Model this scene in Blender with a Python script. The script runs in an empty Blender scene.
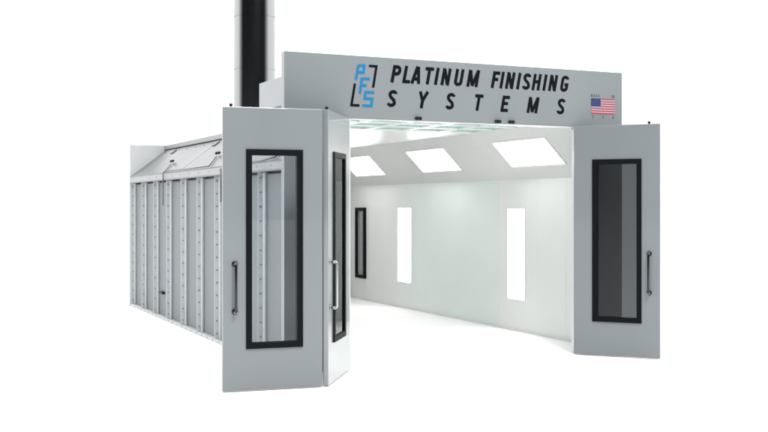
import bpy, bmesh, math
from mathutils import Vector
PI = math.pi
S = bpy.context.scene
COL = S.collection

# ------------------------------------------------------------------ camera numbers
F, CX, HY, HC = 1048.0, 384.0, 204.0, 1.975      # focal length, centre and horizon in photo pixels; eye height
YAW = math.radians(25.0)
CA, SA = math.cos(YAW), math.sin(YAW)

def ray(px, py):
    tx, ty = (px - CX) / F, (HY - py) / F
    return Vector((CA * tx + SA, -SA * tx + CA, ty))
EYE = Vector((0, 0, HC))
def on_plane(px, py, p, n):
    d = ray(px, py); p = Vector(p); n = Vector(n)
    return EYE + d * ((p - EYE).dot(n) / d.dot(n))
def ground_pt(px, py): return on_plane(px, py, (0, 0, 0), (0, 0, 1))

# ------------------------------------------------------------------ materials
def mat(name, col, rough=0.45, metal=0.0, spec=0.5, noise=0.0, nscale=6.0, bump=0.0, bscale=40.0, stretch=(1, 1, 1), coat=0.0, cior=1.5):
    m = bpy.data.materials.new(name); m.use_nodes = True
    nt = m.node_tree; b = nt.nodes['Principled BSDF']
    b.inputs['Base Color'].default_value = (*col, 1)
    b.inputs['Roughness'].default_value = rough
    b.inputs['Metallic'].default_value = metal
    b.inputs['Specular IOR Level'].default_value = spec
    b.inputs['Coat Weight'].default_value = coat; b.inputs['Coat Roughness'].default_value = 0.07; b.inputs['Coat IOR'].default_value = cior
    if noise or bump:
        tc = nt.nodes.new('ShaderNodeTexCoord')
        mp = nt.nodes.new('ShaderNodeMapping'); mp.inputs['Scale'].default_value = stretch
        nt.links.new(tc.outputs['Object'], mp.inputs['Vector'])
    if noise:
        n = nt.nodes.new('ShaderNodeTexNoise'); n.inputs['Scale'].default_value = nscale; n.inputs['Detail'].default_value = 5
        nt.links.new(mp.outputs['Vector'], n.inputs['Vector'])
        r = nt.nodes.new('ShaderNodeValToRGB')
        r.color_ramp.elements[0].position = 0.3; r.color_ramp.elements[1].position = 0.7
        r.color_ramp.elements[0].color = (*[c * (1 - noise) for c in col], 1)
        r.color_ramp.elements[1].color = (*[min(1, c * (1 + noise)) for c in col], 1)
        nt.links.new(n.outputs['Fac'], r.inputs['Fac'])
        nt.links.new(r.outputs['Color'], b.inputs['Base Color'])
        mr = nt.nodes.new('ShaderNodeMapRange')
        mr.inputs['To Min'].default_value = max(0.02, rough * 0.85); mr.inputs['To Max'].default_value = min(1, rough * 1.15)
        nt.links.new(n.outputs['Fac'], mr.inputs['Value']); nt.links.new(mr.outputs['Result'], b.inputs['Roughness'])
    if bump:
        n2 = nt.nodes.new('ShaderNodeTexNoise'); n2.inputs['Scale'].default_value = bscale; n2.inputs['Detail'].default_value = 3
        nt.links.new(mp.outputs['Vector'], n2.inputs['Vector'])
        bp = nt.nodes.new('ShaderNodeBump'); bp.inputs['Strength'].default_value = bump; bp.inputs['Distance'].default_value = 0.01
        nt.links.new(n2.outputs['Fac'], bp.inputs['Height']); nt.links.new(bp.outputs['Normal'], b.inputs['Normal'])
    return m

def emit(name, col, strength):
    m = bpy.data.materials.new(name); m.use_nodes = True
    b = m.node_tree.nodes['Principled BSDF']
    b.inputs['Base Color'].default_value = (0.8, 0.8, 0.8, 1)
    b.inputs['Emission Color'].default_value = (*col, 1); b.inputs['Emission Strength'].default_value = strength
    return m

def glass(name, tint, refl_rough=0.02, ior=1.3):
    m = bpy.data.materials.new(name); m.use_nodes = True
    nt = m.node_tree; nt.nodes.remove(nt.nodes['Principled BSDF'])
    out = nt.nodes['Material Output']
    t = nt.nodes.new('ShaderNodeBsdfTransparent'); t.inputs['Color'].default_value = (*tint, 1)
    g = nt.nodes.new('ShaderNodeBsdfGlossy'); g.inputs['Roughness'].default_value = refl_rough
    fr = nt.nodes.new('ShaderNodeFresnel'); fr.inputs['IOR'].default_value = ior
    mx = nt.nodes.new('ShaderNodeMixShader')
    nt.links.new(fr.outputs['Fac'], mx.inputs['Fac']); nt.links.new(t.outputs[0], mx.inputs[1]); nt.links.new(g.outputs[0], mx.inputs[2])
    nt.links.new(mx.outputs[0], out.inputs['Surface'])
    return m

M = dict(
    paint=mat('grey_paint', (0.193, 0.216, 0.229), 0.36, noise=0.02, nscale=1.5, bump=0.02, bscale=90, coat=0.5),
    doorpaint=mat('grey_door_paint', (0.172, 0.193, 0.206), 0.36, noise=0.02, nscale=1.5, coat=0.35),
    doorgloss=mat('grey_gloss_door_paint', (0.185, 0.203, 0.215), 0.3, noise=0.02, nscale=1.5, coat=1.0, cior=1.65),
    galv=mat('galvanised_sheet', (0.192, 0.212, 0.226), 0.5, metal=0.15, noise=0.06, nscale=3.0, bump=0.02, bscale=4, stretch=(1, 1, 0.4)),
    rib=mat('lit_galvanised_flange', (0.60, 0.63, 0.645), 0.5, metal=0.1, noise=0.05, nscale=8),  # same metal as the sheet, paler to put front light into its colour
    hip=mat('galvanised_hip_sheen', (0.122, 0.131, 0.138), 0.32, metal=0.15, noise=0.38, nscale=1.7, bump=0.25, bscale=2.5),  # galvanised tone plus smudgy reflections, both mottled into the colour
    cap=mat('galvanised_end_sheet', (0.60, 0.625, 0.635), 0.4, metal=0.1, noise=0.08, nscale=1.3),
    fascia=mat('galvanised_fascia', (0.34, 0.355, 0.365), 0.42, metal=0.1, noise=0.10, nscale=2.0),
    boxsheet=mat('pale_grey_sheet', (0.335, 0.352, 0.372), 0.45, noise=0.05, nscale=2.0, bump=0.03, bscale=3),
    trim=mat('galvanised_trim', (0.29, 0.31, 0.315), 0.4, metal=0.2, noise=0.06, nscale=5),
    stud=mat('zinc_bolt', (0.10, 0.105, 0.11), 0.5),
    bolt=mat('dark_bolt', (0.018, 0.02, 0.022), 0.5, metal=0.2, spec=0.12),
    white=mat('white_enamel', (0.69, 0.70, 0.695), 0.15, noise=0.015, nscale=1.2),
    white2=mat('white_enamel_trim', (0.70, 0.71, 0.705), 0.25),
    teal=mat('white_enamel_green_sheen', (0.65, 0.715, 0.692), 0.15, noise=0.02, nscale=1.2),  # white enamel with a greenish reflection put into its colour
    green_sheen2=mat('white_enamel_faint_sheen', (0.665, 0.71, 0.695), 0.15, noise=0.02, nscale=1.2),  # fainter tint of the same painted reflection
    filt=mat('green_filter_media', (0.30, 0.50, 0.45), 0.8, noise=0.12, nscale=30, bump=0.2, bscale=120),
    hipshade=mat('shaded_white_enamel_hip', (0.55, 0.558, 0.553), 0.22, noise=0.015, nscale=1.2),  # same enamel as the walls, darkened for shade on the downward slope
    black=mat('black_frame', (0.004, 0.0055, 0.0065), 0.5, spec=0.08),
    ink=mat('black_vinyl', (0.004, 0.005, 0.006), 0.6, spec=0.06),
    blue=mat('blue_vinyl', (0.012, 0.155, 0.33), 0.5, spec=0.12),
    red=mat('red_vinyl', (0.33, 0.045, 0.07), 0.55, spec=0.12),
    navy=mat('navy_vinyl', (0.028, 0.04, 0.13), 0.55, spec=0.12),
    cream=mat('white_vinyl', (0.36, 0.33, 0.345), 0.55, spec=0.12),
    smalltype=mat('grey_vinyl', (0.06, 0.065, 0.07), 0.5, spec=0.12),
    chrome=mat('polished_steel', (0.30, 0.305, 0.31), 0.14, metal=1.0),
    duct=mat('polished_duct_steel', (0.33, 0.34, 0.345), 0.15, metal=1.0, bump=0.02, bscale=3, stretch=(1, 1, 0.3)),
    light=emit('emissive_diffuser', (1.0, 0.985, 0.97), 8.8),
    wglow=emit('wall_panel_emission', (1.0, 0.99, 0.985), 4.0),
    chrome3=mat('bright_handle_steel', (0.38, 0.385, 0.39), 0.2, metal=1.0),
    bar=mat('dark_handle_steel', (0.045, 0.047, 0.05), 0.2, metal=1.0),
    sidepane=glass('side_glass', (0.9, 0.915, 0.925), 0.02, 2.0),
    pane=glass('clear_glass', (0.90, 0.915, 0.925)),
    shadepane=glass('shade_tinted_glass', (0.245, 0.258, 0.263), 0.3, 1.45),  # clear glass, tinted dark to stand for the shade behind it
    floor=mat('white_floor', (0.95, 0.95, 0.95), 0.7, spec=0.2),
)

# ------------------------------------------------------------------ mesh helpers (all coordinates in metres, world frame)
ORG = {}
class MB:
    def __init__(self): self.bm = bmesh.new()
    def face(self, pts, mi=0):
        f = self.bm.faces.new([self.bm.verts.new(p) for p in pts]); f.material_index = mi; return f
    def hexa(self, a, b, mi=0, bevel=0.0):
        """a = four corners of one end, b = the matching four of the other"""
        va = [self.bm.verts.new(p) for p in a]; vb = [self.bm.verts.new(p) for p in b]
        fs = [self.bm.faces.new(va), self.bm.faces.new(vb[::-1])]
        for i in range(4):
            j = (i + 1) % 4
            fs.append(self.bm.faces.new((va[j], va[i], vb[i], vb[j])))
        for f in fs: f.material_index = mi
        bmesh.ops.recalc_face_normals(self.bm, faces=fs)
        if bevel:
            es = list({e for f in fs for e in f.edges})
            r = bmesh.ops.bevel(self.bm, geom=es, offset=bevel, segments=2, affect='EDGES', profile=0.5)
            for f in r['faces']: f.material_index = mi
    def box(self, x0, x1, y0, y1, z0, z1, mi=0, bevel=0.0):
        self.hexa([(x0, y0, z0), (x1, y0, z0), (x1, y1, z0), (x0, y1, z0)], [(x0, y0, z1), (x1, y0, z1), (x1, y1, z1), (x0, y1, z1)], mi, bevel)
    def obox(self, o, ex, ey, ez, mi=0, bevel=0.0):
        o, ex, ey, ez = map(Vector, (o, ex, ey, ez))
        self.hexa([o, o + ex, o + ex + ey, o + ey], [o + ez, o + ex + ez, o + ex + ey + ez, o + ey + ez], mi, bevel)
    def ring(self, o, ex, ey, n, outer, inner, bevel=0.0, mi=0):
        """slab with one rectangular hole: o + s*ex + t*ey, thickness vector n; outer/inner = (s0, s1, t0, t1)"""
        o, ex, ey, n = map(Vector, (o, ex, ey, n))
        def q(r, d): return [self.bm.verts.new(o + ex * s + ey * t + n * d) for s, t in ((r[0], r[2]), (r[1], r[2]), (r[1], r[3]), (r[0], r[3]))]
        A, B, a, b = q(outer, 0), q(outer, 1), q(inner, 0), q(inner, 1)
        fs = []
        for i in range(4):
            j = (i + 1) % 4
            fs += [self.bm.faces.new((A[i], A[j], a[j], a[i])), self.bm.faces.new((B[j], B[i], b[i], b[j])),
                   self.bm.faces.new((A[j], A[i], B[i], B[j])), self.bm.faces.new((a[i], a[j], b[j], b[i]))]
        for f in fs: f.material_index = mi
        bmesh.ops.recalc_face_normals(self.bm, faces=fs)
        if bevel:
            es = set()
            for V in (A, B, a, b):
                for i in range(4):
                    e = self.bm.edges.get((V[i], V[(i + 1) % 4]))
                    if e: es.add(e)
            for i in range(4):
                e = self.bm.edges.get((A[i], B[i]))
                if e: es.add(e)
            r = bmesh.ops.bevel(self.bm, geom=list(es), offset=bevel, segments=2, affect='EDGES', profile=0.5)
            for f in r['faces']: f.material_index = mi
    def tube(self, pts, r, seg=12, mi=0, cap=True, smooth=True):
        pts = [Vector(p) for p in pts]; rings = []
        ref = None
        for i, p in enumerate(pts):
            d = ((pts[min(i + 1, len(pts) - 1)] - p).normalized() + (p - pts[max(i - 1, 0)]).normalized()).normalized()
            if ref is None: ref = Vector((0, 0, 1)) if abs(d.z) < 0.9 else Vector((1, 0, 0))
            s = d.cross(ref).normalized(); t = s.cross(d).normalized(); ref = t
            rr = r[i] if isinstance(r, (list, tuple)) else r
            rings.append([self.bm.verts.new(p + s * (rr * math.cos(2 * PI * k / seg)) + t * (rr * math.sin(2 * PI * k / seg))) for k in range(seg)])
        fs = []
        for a, b in zip(rings, rings[1:]):
            for k in range(seg):
                f = self.bm.faces.new((a[k], a[(k + 1) % seg], b[(k + 1) % seg], b[k])); f.smooth = smooth; fs.append(f)
        if cap: fs += [self.bm.faces.new(rings[0][::-1]), self.bm.faces.new(rings[-1])]
        for f in fs: f.material_index = mi
        bmesh.ops.recalc_face_normals(self.bm, faces=fs)
    def build(self, name, mats, parent=None, org=None):
        if not isinstance(mats, (list, tuple)): mats = [mats]
        me = bpy.data.meshes.new(name)
        if org is None:
            xs = [v.co for v in self.bm.verts]
            org = Vector(((min(c.x for c in xs) + max(c.x for c in xs)) / 2, (min(c.y for c in xs) + max(c.y for c in xs)) / 2, min(c.z for c in xs)))
        org = Vector(org)
        bmesh.ops.translate(self.bm, verts=self.bm.verts, vec=-org)
        self.bm.to_mesh(me); self.bm.free()
        for m in mats: me.materials.append(m)
        o = bpy.data.objects.new(name, me); COL.objects.link(o)
        ORG[o] = org
        o.location = org - (ORG[parent] if parent else Vector())
        if parent: o.parent = parent
        return o
def empty(name, loc):
    o = bpy.data.objects.new(name, None); COL.objects.link(o); o.location = loc; ORG[o] = Vector(loc); return o
def tag(o, label=None, cat=None, group=None, kind=None):
    for k, v in (('label', label), ('category', cat), ('group', group), ('kind', kind)):
        if v: o[k] = v

# ------------------------------------------------------------------ setting
g = MB()
N = 48
g.face([(6 + 120 * math.cos(2 * PI * k / N), 14 + 120 * math.sin(2 * PI * k / N), 0) for k in range(N)])
gr = g.build('ground', M['floor'], org=(6, 14, 0)); tag(gr, 'plain white studio floor under the booth', 'floor', kind='structure')

# ------------------------------------------------------------------ booth dimensions (x = across the front, y = depth)
FV, FB = 11.47, 11.57            # front panel: face and back
FX0, FX1 = 4.075, 8.895          # front panel ends
OX0, OX1 = 4.90, 8.18           # door opening
DOORH, HEADH = 3.0, 3.745
LW, RW = 4.27, 8.77              # inner wall faces
LS = 4.22                        # outer skin of the left wall
BACK = 20.50                     # inner face of the back
EAVE, CEIL = 2.35, 3.06
booth = empty('spray_booth', (6.5, FV, 0))
tag(booth, 'large grey metal paint spray booth with open folding doors and lettered header', 'spray booth')

# front: two posts and the header, one sheet with an opening, bent returns behind
b = MB()
# front sheet as an inverted U, single mesh
P = [(FX0, 0.004), (OX0, 0.004), (OX0, DOORH), (OX1, DOORH), (OX1, 0.004), (FX1, 0.004), (FX1, HEADH), (FX0, HEADH)]
quads = [((FX0, OX0), (0.004, DOORH)), ((OX1, FX1), (0.004, DOORH)), ((FX0, OX0), (DOORH, HEADH)), ((OX0, OX1), (DOORH, HEADH)), ((OX1, FX1), (DOORH, HEADH))]
for yy in (FV, FB):
    for (xa, xb), (za, zb) in quads:
        b.face([(xa, yy, za), (xb, yy, za), (xb, yy, zb), (xa, yy, zb)])
for i in range(8):
    (xa, za), (xb, zb) = P[i], P[(i + 1) % 8]
    b.face([(xa, FV, za), (xb, FV, zb), (xb, FB, zb), (xa, FB, za)])
bmesh.ops.remove_doubles(b.bm, verts=b.bm.verts, dist=1e-5)
bmesh.ops.recalc_face_normals(b.bm, faces=b.bm.faces)
es = [e for e in b.bm.edges if len(e.link_faces) == 2 and e.link_faces[0].normal.dot(e.link_faces[1].normal) < 0.1]
bmesh.ops.bevel(b.bm, geom=es, offset=0.006, segments=2, affect='EDGES', profile=0.5)
front = b.build('front_panel', M['paint'], booth, org=(6.5, FV, 0))

# white jamb lining inside the opening
b = MB()
b.box(OX1 - 0.012, OX1 - 0.002, FV + 0.012, FB + 0.03, 0.006, DOORH - 0.003)
b.box(OX0 + 0.002, OX0 + 0.012, FV + 0.012, FB + 0.03, 0.006, DOORH - 0.003)
b.box(OX0 + 0.014, OX1 - 0.014, FV + 0.012, FB + 0.03, DOORH - 0.013, DOORH - 0.003)
b.build('opening_trim', M['white2'], booth)

# intake box behind the header
b = MB(); b.box(4.095, 8.875, FB + 0.002, 12.45, 3.13, 3.47, bevel=0.006); b.build('intake_plenum', M['boxsheet'], booth)

# ---- lettering on the header
def on_front(px, py):
    p = on_plane(px, py, (0, FV, 0), (0, 1, 0)); return (p.x, p.z)
def ribbon(mb, pts, w, y, closed=False, mi=0):
    """flat stroke of width w in the plane y, mitred at its corners"""
    pts = [Vector(p) for p in pts]
    pts = [p for i, p in enumerate(pts) if i == 0 or (p - pts[i - 1]).length > 1e-4]
    n = len(pts); L, R = [], []
    for i, p in enumerate(pts):
        pa = pts[i - 1] if (i > 0 or closed) else None
        pb = pts[(i + 1) % n] if (i < n - 1 or closed) else None
        d1 = (p - pa).normalized() if pa is not None else (pb - p).normalized()
        d2 = (pb - p).normalized() if pb is not None else d1
        n1, n2 = Vector((-d1.y, d1.x)), Vector((-d2.y, d2.x))
        m = (n1 + n2); m.normalize()
        k = min(2.5, 1 / max(0.3, m.dot(n1)))
        L.append(p + m * (w / 2 * k)); R.append(p - m * (w / 2 * k))
    for i in range(n if closed else n - 1):
        j = (i + 1) % n
        mb.face([(L[i].x, y, L[i].y), (R[i].x, y, R[i].y), (R[j].x, y, R[j].y), (L[j].x, y, L[j].y)], mi)
def arc(cx, cy, rx, ry, a0, a1, n=8):
    return [(cx + rx * math.cos(math.radians(a0 + (a1 - a0) * i / n)), cy + ry * math.sin(math.radians(a0 + (a1 - a0) * i / n))) for i in range(n + 1)]
# strokes in a box of height 1 and width W[ch]; t = stem width
T = 0.195
def glyph(ch):
    h = T / 2; w = {'I': T, 'M': .66, 'A': .54, 'T': .46, 'L': .42, 'F': .42, 'E': .44, 'Y': .52, 'W': .7}.get(ch, .50)
    a, c, tp, bt = h, w - h, 1 - h, h
    G = {
     'I': [[(h, 0), (h, 1)]],
     'L': [[(a, 1), (a, bt), (w, bt)]],
     'P': [[(a, 0), (a, 1)], [(a, tp)] + arc(c - .14, tp - .2, .14, .2, 90, -90) + [(a, tp - .4)]],
     'D': [[(a, 0), (a, 1)], [(a, tp)] + arc(c - .16, tp - .2, .16, .2, 90, 0) + arc(c - .16, bt + .2, .16, .2, 0, -90) + [(a, bt)]],
     'A': [[(h * .9, 0), (w / 2 - .02, 1)], [(w - h * .9, 0), (w / 2 + .02, 1)], [(.15, .28), (w - .15, .28)]],
     'T': [[(w / 2, 0), (w / 2, 1 - T)], [(0, tp), (w, tp)]],
     'N': [[(a, 0), (a, 1)], [(c, 0), (c, 1)], [(a + .01, 1 - .03), (c - .01, .03)]],
     'U': [[(a, 1), (a, .24)] + arc(w / 2, .24, w / 2 - h, .24 - h, 180, 360, 10) + [(c, 1)]],
     'M': [[(a, 0), (a, 1)], [(c, 0), (c, 1)], [(a + .02, 1 - .03), (w / 2, .06)], [(c - .02, 1 - .03), (w / 2, .06)]],
     'F': [[(a, 0), (a, 1)], [(a, tp), (w, tp)], [(a, .52), (w - .06, .52)]],
     'E': [[(a, 0), (a, 1)], [(a, tp), (w, tp)], [(a, .52), (w - .06, .52)], [(a, bt), (w, bt)]],
     'S': [arc(w / 2, .755, w / 2 - h, .245 - h, 8, 180, 9) + [(a, .72)] + [(a + .05, .60), (w / 2, .50), (c - .05, .40)] + arc(w / 2, .245, w / 2 - h, .245 - h, 0, -172, 9)],
     'H': [[(a, 0), (a, 1)], [(c, 0), (c, 1)], [(a, .52), (c, .52)]],
     'G': [arc(w / 2, .755, w / 2 - h, .245 - h, 5, 180, 9) + arc(w / 2, .245, w / 2 - h, .245 - h, 180, 360, 10) + [(c, .44), (w / 2, .44)]],
     'Y': [[(.06, 1), (w / 2, .45)], [(w - .06, 1), (w / 2, .45)], [(w / 2, 0), (w / 2, .47)]],
    }
    return G[ch], w
def put(mb, ch, uc, z0, cap, shear, depth, wid=1.0, weight=1.0, mi=0):
    global T
    strokes, w = glyph(ch)
    for k, st in enumerate(strokes):
        pts = [(uc + ((x - w / 2) * wid + (y - .5) * shear) * cap, z0 + y * cap) for x, y in st]
        ribbon(mb, pts, T * cap * weight, FV - depth - 0.0004 * k, mi=mi)

line1 = [('P', 396.3), ('L', 407.2), ('A', 416.6), ('T', 428.6), ('I', 436.8), ('N', 446), ('U', 458.9), ('M', 473.2),
         ('F', 495.4), ('I', 502.0), ('N', 510.2), ('I', 518.7), ('S', 526.7), ('H', 536.6), ('I', 544.9), ('N', 553.0), ('G', 564.6)]
for word in (line1[:8], line1[8:]):
    b = MB()
    for ch, px in word:
        u, _ = on_front(px, 80); put(b, ch, u, 3.447, 0.213, 0.20, 0.003, wid=1.2)
    tl = b.build('header_word', M['ink'], front)
for ch, px in (('S', 392.2), ('Y', 422.6), ('S', 450.4), ('T', 478.2), ('E', 505), ('M', 533), ('S', 561)):
    b = MB(); u, _ = on_front(px, 103); put(b, ch, u, 3.150, 0.207, 0.20, 0.003, wid=1.25)
    b.build('header_letter', M['ink'], front)

# emblem: blue and black angular strokes, traced on the front plane
def lg(x, y): return on_front(340 + x / 7.2, 55 + y / 7.2)
b = MB()
wst = 0.033
def lr(pts, mi, k, w=wst, closed=False): ribbon(b, [lg(*p) for p in pts], w, FV - 0.003 - 0.0004 * k, closed, mi)
lr([(114, 180), (131, 76)], 0, 0); lr([(133, 76), (176, 78)], 0, 1); lr([(176, 66), (168, 136)], 0, 2); lr([(170, 127), (126, 125)], 0, 3)
lr([(142, 278), (158, 172)], 0, 0); lr([(150, 170), (215, 173)], 0, 1); lr([(150, 219), (192, 221)], 0, 2)
lr([(245, 271), (184, 268), (177, 313), (232, 316), (225, 367), (160, 364)], 0, 0)
lr([(208, 79), (262, 82), (238, 235)], 1, 0, 0.031); lr([(107, 205), (82, 361), (140, 364)], 1, 0, 0.031)
lo = b.build('header_emblem', [M['blue'], M['ink']], front); lo['label'] = 'angular emblem of three blue letters between two black corner strokes'

# flag sticker
x0, z1 = on_front(591.0, 97.8); x1, z0 = on_front(614.8, 114.2)
z1 = on_front(591, 98.2)[1]; z0 = on_front(591, 113.6)[1]
b = MB(); st = (z1 - z0) / 13
for i in range(13):
    za = z1 - st * (i + 1)
    xa = x0 + (x1 - x0) * 0.4 if i < 7 else x0
    b.face([(xa, FV - .003, za), (x1, FV - .003, za), (x1, FV - .003, za + st), (xa, FV - .003, za + st)], 0 if i % 2 == 0 else 1)
xc = x0 + (x1 - x0) * 0.4; zc = z1 - 7 * st
b.face([(x0, FV - .003, zc), (xc, FV - .003, zc), (xc, FV - .003, z1), (x0, FV - .003, z1)], 2)
for r in range(9):
    for c in range(6 if r % 2 == 0 else 5):
        sx = x0 + (xc - x0) * ((c + (0.5 if r % 2 == 0 else 1.0)) / 6); sz = zc + (z1 - zc) * ((r + .7) / 9.4); q = 0.0028
        star = [(sx + (q if k % 2 == 0 else q * .42) * math.cos(PI / 2 + k * PI / 5), FV - .0036, sz + (q if k % 2 == 0 else q * .42) * math.sin(PI / 2 + k * PI / 5)) for k in range(10)]
        b.face(star, 1)
fl = b.build('flag_sticker', [M['red'], M['cream'], M['navy']], front); fl['label'] = 'small striped flag sticker with a blue corner'
capl = 0.036
for zt, word in ((z1 + .018, (('M', .03), ('A', .13), ('D', .23), ('E', .33), ('I', .87), ('N', .94))), (z0 - .018 - capl, (('U', .08), ('S', .5), ('A', .93)))):
    for ch, f_ in word:
        b = MB(); put(b, ch, x0 + (x1 - x0) * f_, zt, capl, 0.0, 0.003, wid=1.1, weight=.8)
        b.build('sticker_letter', M['smalltype'], front)

# latch rollers under the header
for px in (417.5, 497.0, 510.5):
    u, z = on_front(px, 118); b = MB()
    zc = DOORH + 0.022
    b.box(u - .036, u + .036, FV - .012, FV - .0005, zc - .008, zc + .008, bevel=.003)
    for s in (-1, 1):
        b.tube([(u + s * .021, FV - .012, zc), (u + s * .021, FV - .04, zc)], .0215, 18)
        b.tube([(u + s * .021, FV - .04, zc), (u + s * .021, FV - .05, zc)], .008, 10, mi=1)
    b.build('door_catch', [M['bolt'], M['chrome']], booth)

# ------------------------------------------------------------------ side walls, hips, ceiling, roof, back
def wall_panels(name, xin, xout, mats, seam_mi):
    """a run of sheet-metal wall panels from the front to the back"""
    b = MB(); y = FB + 0.002; n = 9; wdt = (BACK - y) / n
    for i in range(n):
        a = y + wdt * i + .0015; e = y + wdt * (i + 1) - .0015
        b.box(min(xin, xout), max(xin, xout), a, e, 0.004, EAVE, mi=seam_mi(0.5 * (a + e)), bevel=.0025)
    return b.build(name, mats, booth)
leftw = wall_panels('side_wall', LW, LS, [M['galv']], lambda y: 0)
liner = MB(); liner.box(LW + .002, LW + .012, FB + .004, BACK - .002, .005, EAVE - .002); liner.build('wall_liner', M['white'], leftw)
rightw = wall_panels('side_wall', RW + .012, RW + .055, [M['galv']], lambda y: 0)
# inner lining of the right wall, in panels, some with a greenish reflection painted in
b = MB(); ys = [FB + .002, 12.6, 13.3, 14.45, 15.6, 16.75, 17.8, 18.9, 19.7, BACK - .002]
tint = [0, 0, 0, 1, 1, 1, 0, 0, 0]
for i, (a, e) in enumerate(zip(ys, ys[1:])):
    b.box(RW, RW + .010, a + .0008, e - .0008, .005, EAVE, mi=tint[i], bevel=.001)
b.build('wall_liner', [M['white'], M['teal'], M['green_sheen2']], rightw)
b = MB(); b.box(RW - .012, RW - .0015, FB + .004, BACK - .018, .004, .035, bevel=.002); b.build('base_channel', M['white'], rightw)
# flanged joints with bolts on the outside of the left wall
for y in (20.45, 19.49, 18.52, 17.55, 16.55, 15.57, 14.60, 13.61, 12.62):
    b = MB()
    b.box(LS - .085, LS - .0015, y, y + .012, .045, 2.375, bevel=.002)
    b.box(LS - .030, LS - .0015, y - .10, y - .002, .045, 2.372, bevel=.003)           # stiffener beside the joint
    z = .12
    while z < 2.33:
        b.tube([(LS - .052, y - .0005, z), (LS - .052, y - .011, z)], 0.0095, 6, mi=1, smooth=False); z += .182
    b.build('wall_flange', [M['rib'], M['stud']], leftw)
for y in (20.45, 18.52, 16.55, 14.60, 12.62):      # same joints on the far side
    b = MB(); b.box(RW + .0565, RW + .14, y, y + .012, .045, 2.375, bevel=.002)
    b.build('wall_flange', M['rib'], rightw)
# bottom track
b = MB(); b.box(LS - .082, LS - .0015, FB + .004, BACK + .10, .004, .042, bevel=.003)
y = 12.0
while y < 20.4:
    b.tube([(LS - .0825, y, .024), (LS - .0895, y, .024)], .008, 6, mi=1, smooth=False); y += .3
b.build('floor_track', [M['rib'], M['stud']], leftw)
b = MB(); b.box(RW + .0565, RW + .13, FB + .004, BACK + .10, .004, .042, bevel=.003); b.build('floor_track', M['rib'], rightw)

# outer hips: vertical fascia, slope, roof edge
HX0, HZ0, HX1, HZ1 = 4.135, 2.505, 4.825, 3.035
def mir(x): return 2 * 6.52 - x
for side in (0, 1):
    f = (lambda x: x) if side == 0 else mir
    b = MB()
    prof = [(HX0, 2.382), (HX0, HZ0), (HX1, HZ1), (HX1 + .03, HZ1 - .02), (HX0 + .02, HZ0 - .03), (HX0 + .02, 2.382)]
    A = [b.bm.verts.new((f(x), FB + .003, z)) for x, z in prof]; B = [b.bm.verts.new((f(x), BACK - .003, z)) for x, z in prof]
    for i in range(6):
        j = (i + 1) % 6; b.bm.faces.new((A[i], A[j], B[j], B[i]))
    b.bm.faces.new(A); b.bm.faces.new(B); bmesh.ops.recalc_face_normals(b.bm, faces=b.bm.faces)
    # seams across the slope and stiffening returns
    nrm = Vector((-(HZ1 - HZ0), 0, HX1 - HX0)).normalized()
    for y in (16.6,):
        for (xa, za, xb, zb) in ((HX0, HZ0, HX1, HZ1),):
            o = Vector((xa, y, za)) + nrm * .001; e = Vector((xb - xa, 0, zb - za)) * .985
            pts = [o, o + e, o + e + Vector((0, .035, 0)), o + Vector((0, .035, 0))]
            top = [p + nrm * .0015 for p in pts]
            b.hexa([(f(p.x), p.y, p.z) for p in pts], [(f(p.x), p.y, p.z) for p in top])
    hip = b.build('outer_hip', M['hip'], booth)
    b = MB(); xa, xb = sorted((f(HX0 - .006), f(HX0 - .0006))); b.box(xa, xb, FB + .004, BACK - .004, 2.39, 2.493, bevel=.001); b.build('fascia', M['fascia'], hip)
    b = MB(); xa, xb = sorted((f(HX0 - .018), f(HX0 - .002)))
    b.box(xa, xb, FB + .003, BACK - .003, 2.374, 2.388, bevel=.003); b.box(xa, xb, FB + .003, BACK - .003, 2.495, 2.506, bevel=.003)
    k = 12.1
    while k < 20.4:
        xf = f(HX0 - .0185); b.tube([(f(HX0 - .0062), k, 2.445), (f(HX0 - .011), k, 2.445)], .007, 8, mi=1, smooth=False)
        q0 = Vector((HX1 - .09, k + .2, HZ1 - .069)) + nrm * .001
        b.tube([(f(q0.x), q0.y, q0.z), (f(q0.x + nrm.x * .008), q0.y, q0.z + nrm.z * .008)], .008, 8, mi=1, smooth=False); k += .56
    b.build('eave_angle', [M['hip'], M['stud']], hip)
    for k in (13.35, 16.45, 19.3):          # hold-down clips along the top of the slope
        b = MB(); c = Vector((HX1 - .16, k, HZ1 - .123)) + nrm * .001; e2 = Vector((HX1 - HX0, 0, HZ1 - HZ0)).normalized()
        p4 = [c, c + e2 * .11, c + e2 * .11 + Vector((0, .16, 0)), c + Vector((0, .16, 0))]
        b.hexa([(f(p.x), p.y, p.z) for p in p4], [(f(p.x + nrm.x * .02), p.y, p.z + nrm.z * .02) for p in p4], bevel=.003)
        b.build('hold_down_clip', M['hip'], hip)
    b = MB(); xa, xb = sorted((f(HX1 - .03), f(HX1 + .012)))
    b.box(xa, xb, FB + .003, BACK - .003, HZ1 + .002, 3.118, bevel=.004)
    b.build('roof_edge', M['trim'], booth)
b = MB(); b.box(HX1 + .014, mir(HX1 + .014), FB + .003, BACK - .003, CEIL + .035, 3.105); b.build('roof', M['trim'], booth)

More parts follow.
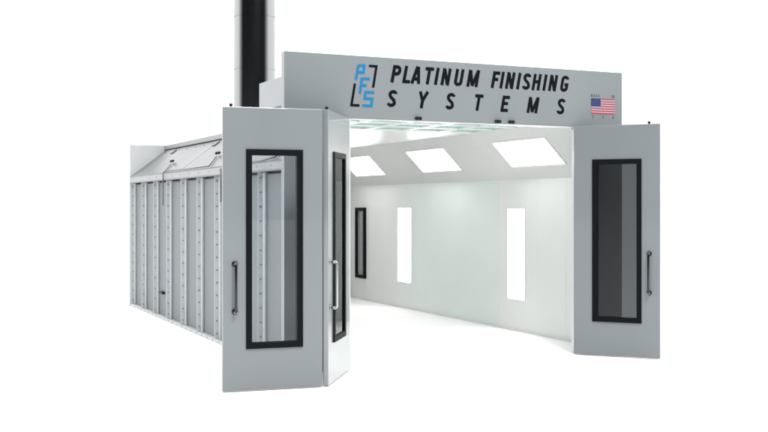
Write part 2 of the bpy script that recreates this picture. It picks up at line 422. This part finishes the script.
# inner hips and their lights
def hip_frame(side):
    """origin at the bottom edge, unit vector up the slope, outward normal (into the room)"""
    if side: return Vector((RW, 0, EAVE)), Vector((-1, 0, 1)).normalized(), Vector((-1, 0, -1)).normalized()
    return Vector((LW + .012, 0, EAVE)), Vector((1, 0, 1)).normalized(), Vector((1, 0, -1)).normalized()
LIGHTV = ((12.33, 13.72), (15.32, 16.70), (18.32, 19.70))
SL = (CEIL - EAVE) * math.sqrt(2)
for side in (1, 0):
    o, e, n = hip_frame(side)
    b = MB()
    for ya, yb in ((FB + .004, 14.2), (14.2, 17.2), (17.2, BACK - .004)):
        b.obox(o + Vector((0, ya + .001, 0)) - n * .012, (0, yb - ya - .002, 0), e * SL, n * .012, bevel=.001)
    ih = b.build('inner_hip', M['hipshade'], booth)
    for ya, yb in LIGHTV:
        s0, s1 = .285, .77
        b = MB(); b.ring(o, (0, 1, 0), e, n * .008, (ya - .03, yb + .03, s0 - .03, s1 + .03), (ya, yb, s0, s1), bevel=.002)
        hl = b.build('hip_light', M['white2'], booth)
        b = MB(); b.obox(o + Vector((0, ya + .001, 0)) + e * (s0 + .001) + n * .001, (0, yb - ya - .002, 0), e * (s1 - s0 - .002), n * .004)
        b.build('emissive_diffuser', M['light'], hl)

# ceiling: filter grid in the front bay, plain panels behind
CX0, CX1 = LW + .012 + (CEIL - EAVE) + .012, RW - (CEIL - EAVE) - .004
b = MB()
for ya, yb in ((14.0, 16.1), (16.1, 18.3), (18.3, BACK - .004)):
    b.box(CX0 - .03, CX1 + .02, ya + .001, yb - .001, CEIL + .002, CEIL + .03, bevel=.001)
ceil = b.build('ceiling', M['white2'], booth)
nx, ny = 5, 4; gx = (CX1 - CX0) / nx; y0 = FB + .004; gy = (14.0 - y0) / ny
b = MB()
for i in range(nx + 1):
    xa = CX0 + gx * i; b.box(xa - .03 + (.03 if i == 0 else 0), xa + .03 - (.03 if i == nx else 0), y0, 13.998, CEIL, CEIL + .025, bevel=.002)
for j in range(ny + 1):
    ya = y0 + gy * j
    for i in range(nx):
        b.box(CX0 + gx * i + .0305, CX0 + gx * (i + 1) - .0305, max(y0, ya - .03), min(13.998, ya + .03), CEIL + .001, CEIL + .024, bevel=.002)
cg = b.build('ceiling_grid', M['white2'], booth)
for i in range(nx):
    for j in range(ny):
        b = MB(); b.box(CX0 + gx * i + .02, CX0 + gx * (i + 1) - .02, y0 + gy * j + .02, y0 + gy * (j + 1) - .02, CEIL + .026, CEIL + .032)
        b.build('ceiling_filter', M['filt'], cg)

# back end
b = MB(); b.box(4.125, 8.915, BACK + .002, BACK + .06, .004, 3.125, bevel=.004); backp = b.build('back_panel', M['cap'], booth)
b = MB(); k_ = CEIL - EAVE
pr = [(LW + .014, .006), (RW - .002, .006), (RW - .002, EAVE - .002), (RW - k_, CEIL - .004), (LW + .016 + k_, CEIL - .004), (LW + .014, EAVE - .002)]
va = [b.bm.verts.new((x, BACK - .016, z)) for x, z in pr]; vb = [b.bm.verts.new((x, BACK - .002, z)) for x, z in pr]
b.bm.faces.new(va); b.bm.faces.new(vb)
for i in range(6): b.bm.faces.new((va[i], va[(i + 1) % 6], vb[(i + 1) % 6], vb[i]))
bmesh.ops.recalc_face_normals(b.bm, faces=b.bm.faces)
b.build('back_liner', M['white'], backp)

# flat emissive panels and the dark window on the right wall
def zwall(py, px): return on_plane(px, py, (RW, 0, 0), (1, 0, 0))
for (xa, xb) in ((508, 525), (398, 411.2)):
    p, q = zwall(208, xb), zwall(300, xa)
    ya, yb = p.y, q.y; za, zb = .49, 1.90
    b = MB(); b.ring((RW - .0005, 0, 0), (0, 1, 0), (0, 0, 1), (-.006, 0, 0), (ya - .02, yb + .02, za - .02, zb + .02), (ya, yb, za, zb), bevel=.0015)
    wl = b.build('emissive_wall_panel', M['white2'], booth)
    b = MB(); b.box(RW - .004, RW - .001, ya + .001, yb - .001, za + .001, zb - .001); b.build('emissive_diffuser', M['wglow'], wl)
p, q = zwall(208, 366.3), zwall(276, 357.0)
b = MB(); b.ring((RW - .0005, 0, 0), (0, 1, 0), (0, 0, 1), (-.05, 0, 0), (p.y, q.y, .44, 1.90), (p.y + .07, q.y - .07, .51, 1.83), bevel=.003)
ww = b.build('wall_window', M['black'], booth); ww['label'] = 'narrow black framed window in the far end of the inner wall'
b = MB(); b.box(RW - .012, RW - .004, p.y + .069, q.y - .069, .509, 1.831); b.build('window_pane', mat('grey_glass', (.22, .24, .25), .1), ww)

# ------------------------------------------------------------------ folding doors
def door(P0, P1, behind, px_win, zwin, px_handle, zh, pins, pane, hside=1, proud=.018, label=None, pane_at=.5, paint='doorpaint', bar='bar'):
    """door leaf whose visible face runs P0 -> P1 on the floor; behind = side the thickness goes to"""
    P0, P1 = Vector((P0[0], P0[1], 0)), Vector((P1[0], P1[1], 0))
    e = (P1 - P0); Ln = e.length; e.normalize(); n = Vector((-e.y, e.x, 0))
    if n.dot(Vector((behind[0], behind[1], 0))) < 0: n = -n
    th = .06
    def spos(px):
        h = on_plane(px, 204, P0, n); return (h - P0).dot(e)
    z0, z1 = .012, DOORH - .004
    s0, s1 = px_win if px_win[0] < 10 else (spos(px_win[0]), spos(px_win[1]))
    fw = .062
    b = MB()
    b.ring(P0, e, (0, 0, 1), n * th, (0, Ln, z0, z1), (s0 + fw * .6, s1 - fw * .6, zwin[0] + fw * .6, zwin[1] - fw * .6), bevel=.006)
    d = b.build('door_leaf', M[paint], booth, org=P0)
    if label: d['label'] = label
    b = MB()
    for off, dirn in ((-proud, proud - .0005), (th + .0005, proud)):
        b.ring(P0 + n * off, e, (0, 0, 1), n * dirn, (s0, s1, zwin[0], zwin[1]), (s0 + fw, s1 - fw, zwin[0] + fw, zwin[1] - fw), bevel=.004)
    b.ring(P0 + n * .002, e, (0, 0, 1), n * (th - .004), (s0 + fw * .62, s1 - fw * .62, zwin[0] + fw * .62, zwin[1] - fw * .62), (s0 + fw + .001, s1 - fw - .001, zwin[0] + fw + .001, zwin[1] - fw - .001))
    b.build('window_frame', M['black'], d)
    b = MB(); b.obox(P0 + n * (th * pane_at) + e * (s0 + fw * .9) + Vector((0, 0, zwin[0] + fw * .9)), e * (s1 - s0 - fw * 1.8), n * .005, (0, 0, zwin[1] - zwin[0] - fw * 1.8))
    b.build('window_pane', pane, d)
    sh = px_handle if px_handle < 10 else spos(px_handle)
    b = MB(); base = P0 + e * sh; out = -n * hside
    b0 = base if hside > 0 else base + n * th
    so = .075
    pts = [b0 + Vector((0, 0, zh[0]))]
    for k in range(6):
        a = PI / 2 * k / 5; r = .022
        pts.append(b0 + out * (so - r + r * math.sin(a)) + Vector((0, 0, zh[0] + r - r * math.cos(a))))
    for k in range(6):
        a = PI / 2 * k / 5; r = .022
        pts.append(b0 + out * (so - r + r * math.cos(a)) + Vector((0, 0, zh[1] - r + r * math.sin(a))))
    pts.append(b0 + Vector((0, 0, zh[1])))
    b.tube(pts, .0145, 14, mi=1)
    for z in zh:
        b.tube([b0 + Vector((0, 0, z)) + out * .0005, b0 + Vector((0, 0, z)) + out * .009, b0 + Vector((0, 0, z)) + out * .012], [.033, .033, .026], 20, mi=1)
        b.tube([b0 + Vector((0, 0, z)) + out * .0125, b0 + Vector((0, 0, z)) + out * (so - .012)], .0175, 16)
    b.build('handle', [M['chrome'], M[bar]], d)
    for s in pins:
        b = MB(); c = P0 + e * s + n * (th / 2)
        b.tube([c + Vector((0, 0, z1 + .0005)), c + Vector((0, 0, z1 + .0098))], .012, 10)
        b.tube([c + Vector((0, 0, z1 + .010)), c + Vector((0, 0, z1 + .034))], .019, 12)
        b.build('pivot_pin', M['bolt'], d)
    return d, P0, e, n, Ln

A0, A1 = ground_pt(222.8, 393), ground_pt(322.6, 387.35)
door(A0, A1, (.3, 1), (246.0, 302.8), (.448, 2.553), 234.8, (.845, 1.345), (.09, ), M['pane'], label='front left leaf facing forward, seen full width')
B0, B1 = ground_pt(328.3, 387.0), ground_pt(349.6, 370.6)
door(B0, B1, (-1, .2), (.24, .24 + .62), (.448, 2.553), .10, (.845, 1.345), (.05,), M['sidepane'], pane_at=.02, paint='doorgloss', bar='chrome3', label='glossy left leaf seen nearly edge-on beside the opening')
C0, C1 = ground_pt(573.6, 354.6), ground_pt(660, 359.8)
door(C0, C1, (1, .3), (592.3, 641.6), (.448, 2.553), 649.3, (.845, 1.345), (.97,), M['shadepane'], label='right leaf, swung out with a window tinted dark for shade')
# hinge knuckles at both jambs
for (p, dx, dy) in ((Vector((OX0 - .035, FV - .016, 0)), 0, 0), (Vector((OX1 + .055, FV - .016, 0)), 0, 0)):
    for z in (.32, 1.5, 2.68):
        b = MB(); c = Vector((p.x + dx, p.y + dy, z)); b.tube([c, c + Vector((0, 0, .11))], .0105, 12); b.build('hinge', M['paint'], booth)

# ------------------------------------------------------------------ conduits on the left hip
hipn = Vector((-(HZ1 - HZ0), 0, HX1 - HX0)).normalized()
def on_hip(px, py, lift=.018): return on_plane(px, py, (HX0, 0, HZ0), hipn) + hipn * lift
def conduit(px_pts, drop=None, box=True):
    pts = [on_hip(*p) for p in px_pts]
    if drop:
        q = pts[-1]; q2 = Vector((HX0 - .03, q.y, HZ0 + .005)); pts += [q2, Vector((HX0 - .032, q.y, 2.45)), Vector((HX0 - .032, q.y, drop))]
    b = MB(); b.tube(pts, .0095, 8)
    if box:
        for k, dy in enumerate((-.04, .09)):
            c = pts[0] + Vector((.04, dy, .035)); b.obox(c - Vector((.016, .02, .006)), (.032, 0, .024), (0, .04, 0), hipn * .035, mi=1, bevel=.003)
    b.build('conduit', [M['chrome2'], M['bolt']], booth)
M['chrome2'] = mat('conduit_steel', (.13, .135, .14), .4, metal=.2)
conduit([(217.0, 157.5), (209.7, 167.2), (190, 169.5), (166.0, 172.0)])
conduit([(171.3, 165.0), (165.4, 172.3)], drop=1.95)
conduit([(281, 152), (276.5, 158), (262, 162), (240, 164.2)], drop=None)
b = MB(); q = on_plane(221, 190, (HX0 - .03, 0, 0), (1, 0, 0)); b.tube([(HX0 - .032, q.y, 2.47), (HX0 - .032, q.y, 2.0)], .012, 8); b.build('conduit', M['chrome2'], booth)
q = on_plane(162.3, 292.6, (LS - .02, 0, 0), (1, 0, 0)); b = MB(); b.box(LS - .05, LS - .002, q.y - .12, q.y + .12, q.z - .02, q.z + .02, bevel=.004); b.build('wall_latch', M['bolt'], leftw)

# ------------------------------------------------------------------ exhaust stack on the roof
u = on_plane(254.6, 60, (0, 16.3, 0), (0, 1, 0)); r = 20.9 / F * (Vector((u.x, u.y)).dot(Vector((SA, CA))))
duct = empty('exhaust_stack', (u.x, u.y, 3.106))
tag(duct, 'tall polished steel exhaust stack rising from the booth roof behind the header', 'exhaust stack')
zs = [3.107, 3.30, 4.15, 5.00, 5.85, 6.70, 7.30]
for a, e in zip(zs, zs[1:]):
    b = MB(); b.tube([(u.x, u.y, a + .001), (u.x, u.y, e - .001)], r, 72, cap=(e == zs[-1])); b.build('duct_section', M['duct'], duct)
for z in zs[1:-1]:
    b = MB(); b.tube([(u.x, u.y, z - .009), (u.x, u.y, z + .009)], r + .005, 72, cap=False); b.build('joint_band', M['duct'], duct)
b = MB(); b.box(u.x - r - .06, u.x + r + .06, u.y - r - .06, u.y + r + .06, 3.1065, 3.135, bevel=.004); b.build('base_flange', M['trim'], duct)

# ------------------------------------------------------------------ light: white studio surround, dark behind the camera
W = bpy.data.worlds.new('World'); S.world = W; W.use_nodes = True
nt = W.node_tree; bg = nt.nodes['Background']
tc = nt.nodes.new('ShaderNodeTexCoord')
def vmath(op, a=None, v=None):
    n = nt.nodes.new('ShaderNodeVectorMath'); n.operation = op
    if a is not None: nt.links.new(a, n.inputs[0])
    if v is not None: n.inputs[1].default_value = v
    return n
dot = vmath('DOT_PRODUCT', tc.outputs['Generated'], (-SA, -CA, 0))     # 1 straight behind the camera
sep = nt.nodes.new('ShaderNodeSeparateXYZ'); nt.links.new(tc.outputs['Generated'], sep.inputs[0])
def mrange(src, a, b_):
    n = nt.nodes.new('ShaderNodeMapRange'); n.interpolation_type = 'SMOOTHSTEP'
    n.inputs['From Min'].default_value = a; n.inputs['From Max'].default_value = b_
    nt.links.new(src, n.inputs['Value']); return n
back = mrange(dot.outputs['Value'], -0.12, 0.50)
low = mrange(sep.outputs['Z'], 0.75, 0.45)
mul = nt.nodes.new('ShaderNodeMath'); mul.operation = 'MULTIPLY'
nt.links.new(back.outputs[0], mul.inputs[0]); nt.links.new(low.outputs[0], mul.inputs[1])
mix = nt.nodes.new('ShaderNodeMix'); mix.data_type = 'RGBA'
nt.links.new(mul.outputs[0], mix.inputs['Factor'])
mix.inputs['A'].default_value = (1, 1, 1, 1); mix.inputs['B'].default_value = (0.006, 0.007, 0.008, 1)
nt.links.new(mix.outputs['Result'], bg.inputs['Color'])
hz = mrange(sep.outputs['Z'], 0.0, 0.45); hz.inputs['To Min'].default_value = 2.1 * 0.84; hz.inputs['To Max'].default_value = 2.15
nt.links.new(hz.outputs[0], bg.inputs['Strength'])

# overhead front softbox
ld = bpy.data.lights.new('softbox', 'AREA'); ld.shape = 'RECTANGLE'; ld.size = 3.5; ld.size_y = 3.5; ld.energy = 3000; ld.color = (1, .99, .98)
lo_ = bpy.data.objects.new('softbox', ld); COL.objects.link(lo_)
lo_.location = (4.8, -1.0, 17); lo_.rotation_euler = (Vector((6.5, 12, 1.5)) - lo_.location).to_track_quat('-Z', 'Y').to_euler()
# ------------------------------------------------------------------ camera
cd = bpy.data.cameras.new('camera'); cam = bpy.data.objects.new('camera', cd); COL.objects.link(cam)
cam.location = EYE; cam.rotation_euler = (PI / 2, 0, -YAW)
cd.sensor_width = 36; cd.lens = 36 * F / 768; cd.shift_y = -(216 - HY) / 768
cd.clip_start = 0.1; cd.clip_end = 500
S.camera = cam
S.view_settings.view_transform = 'Standard'; S.view_settings.look = 'None'
S.view_settings.exposure = 0; S.view_settings.gamma = 1
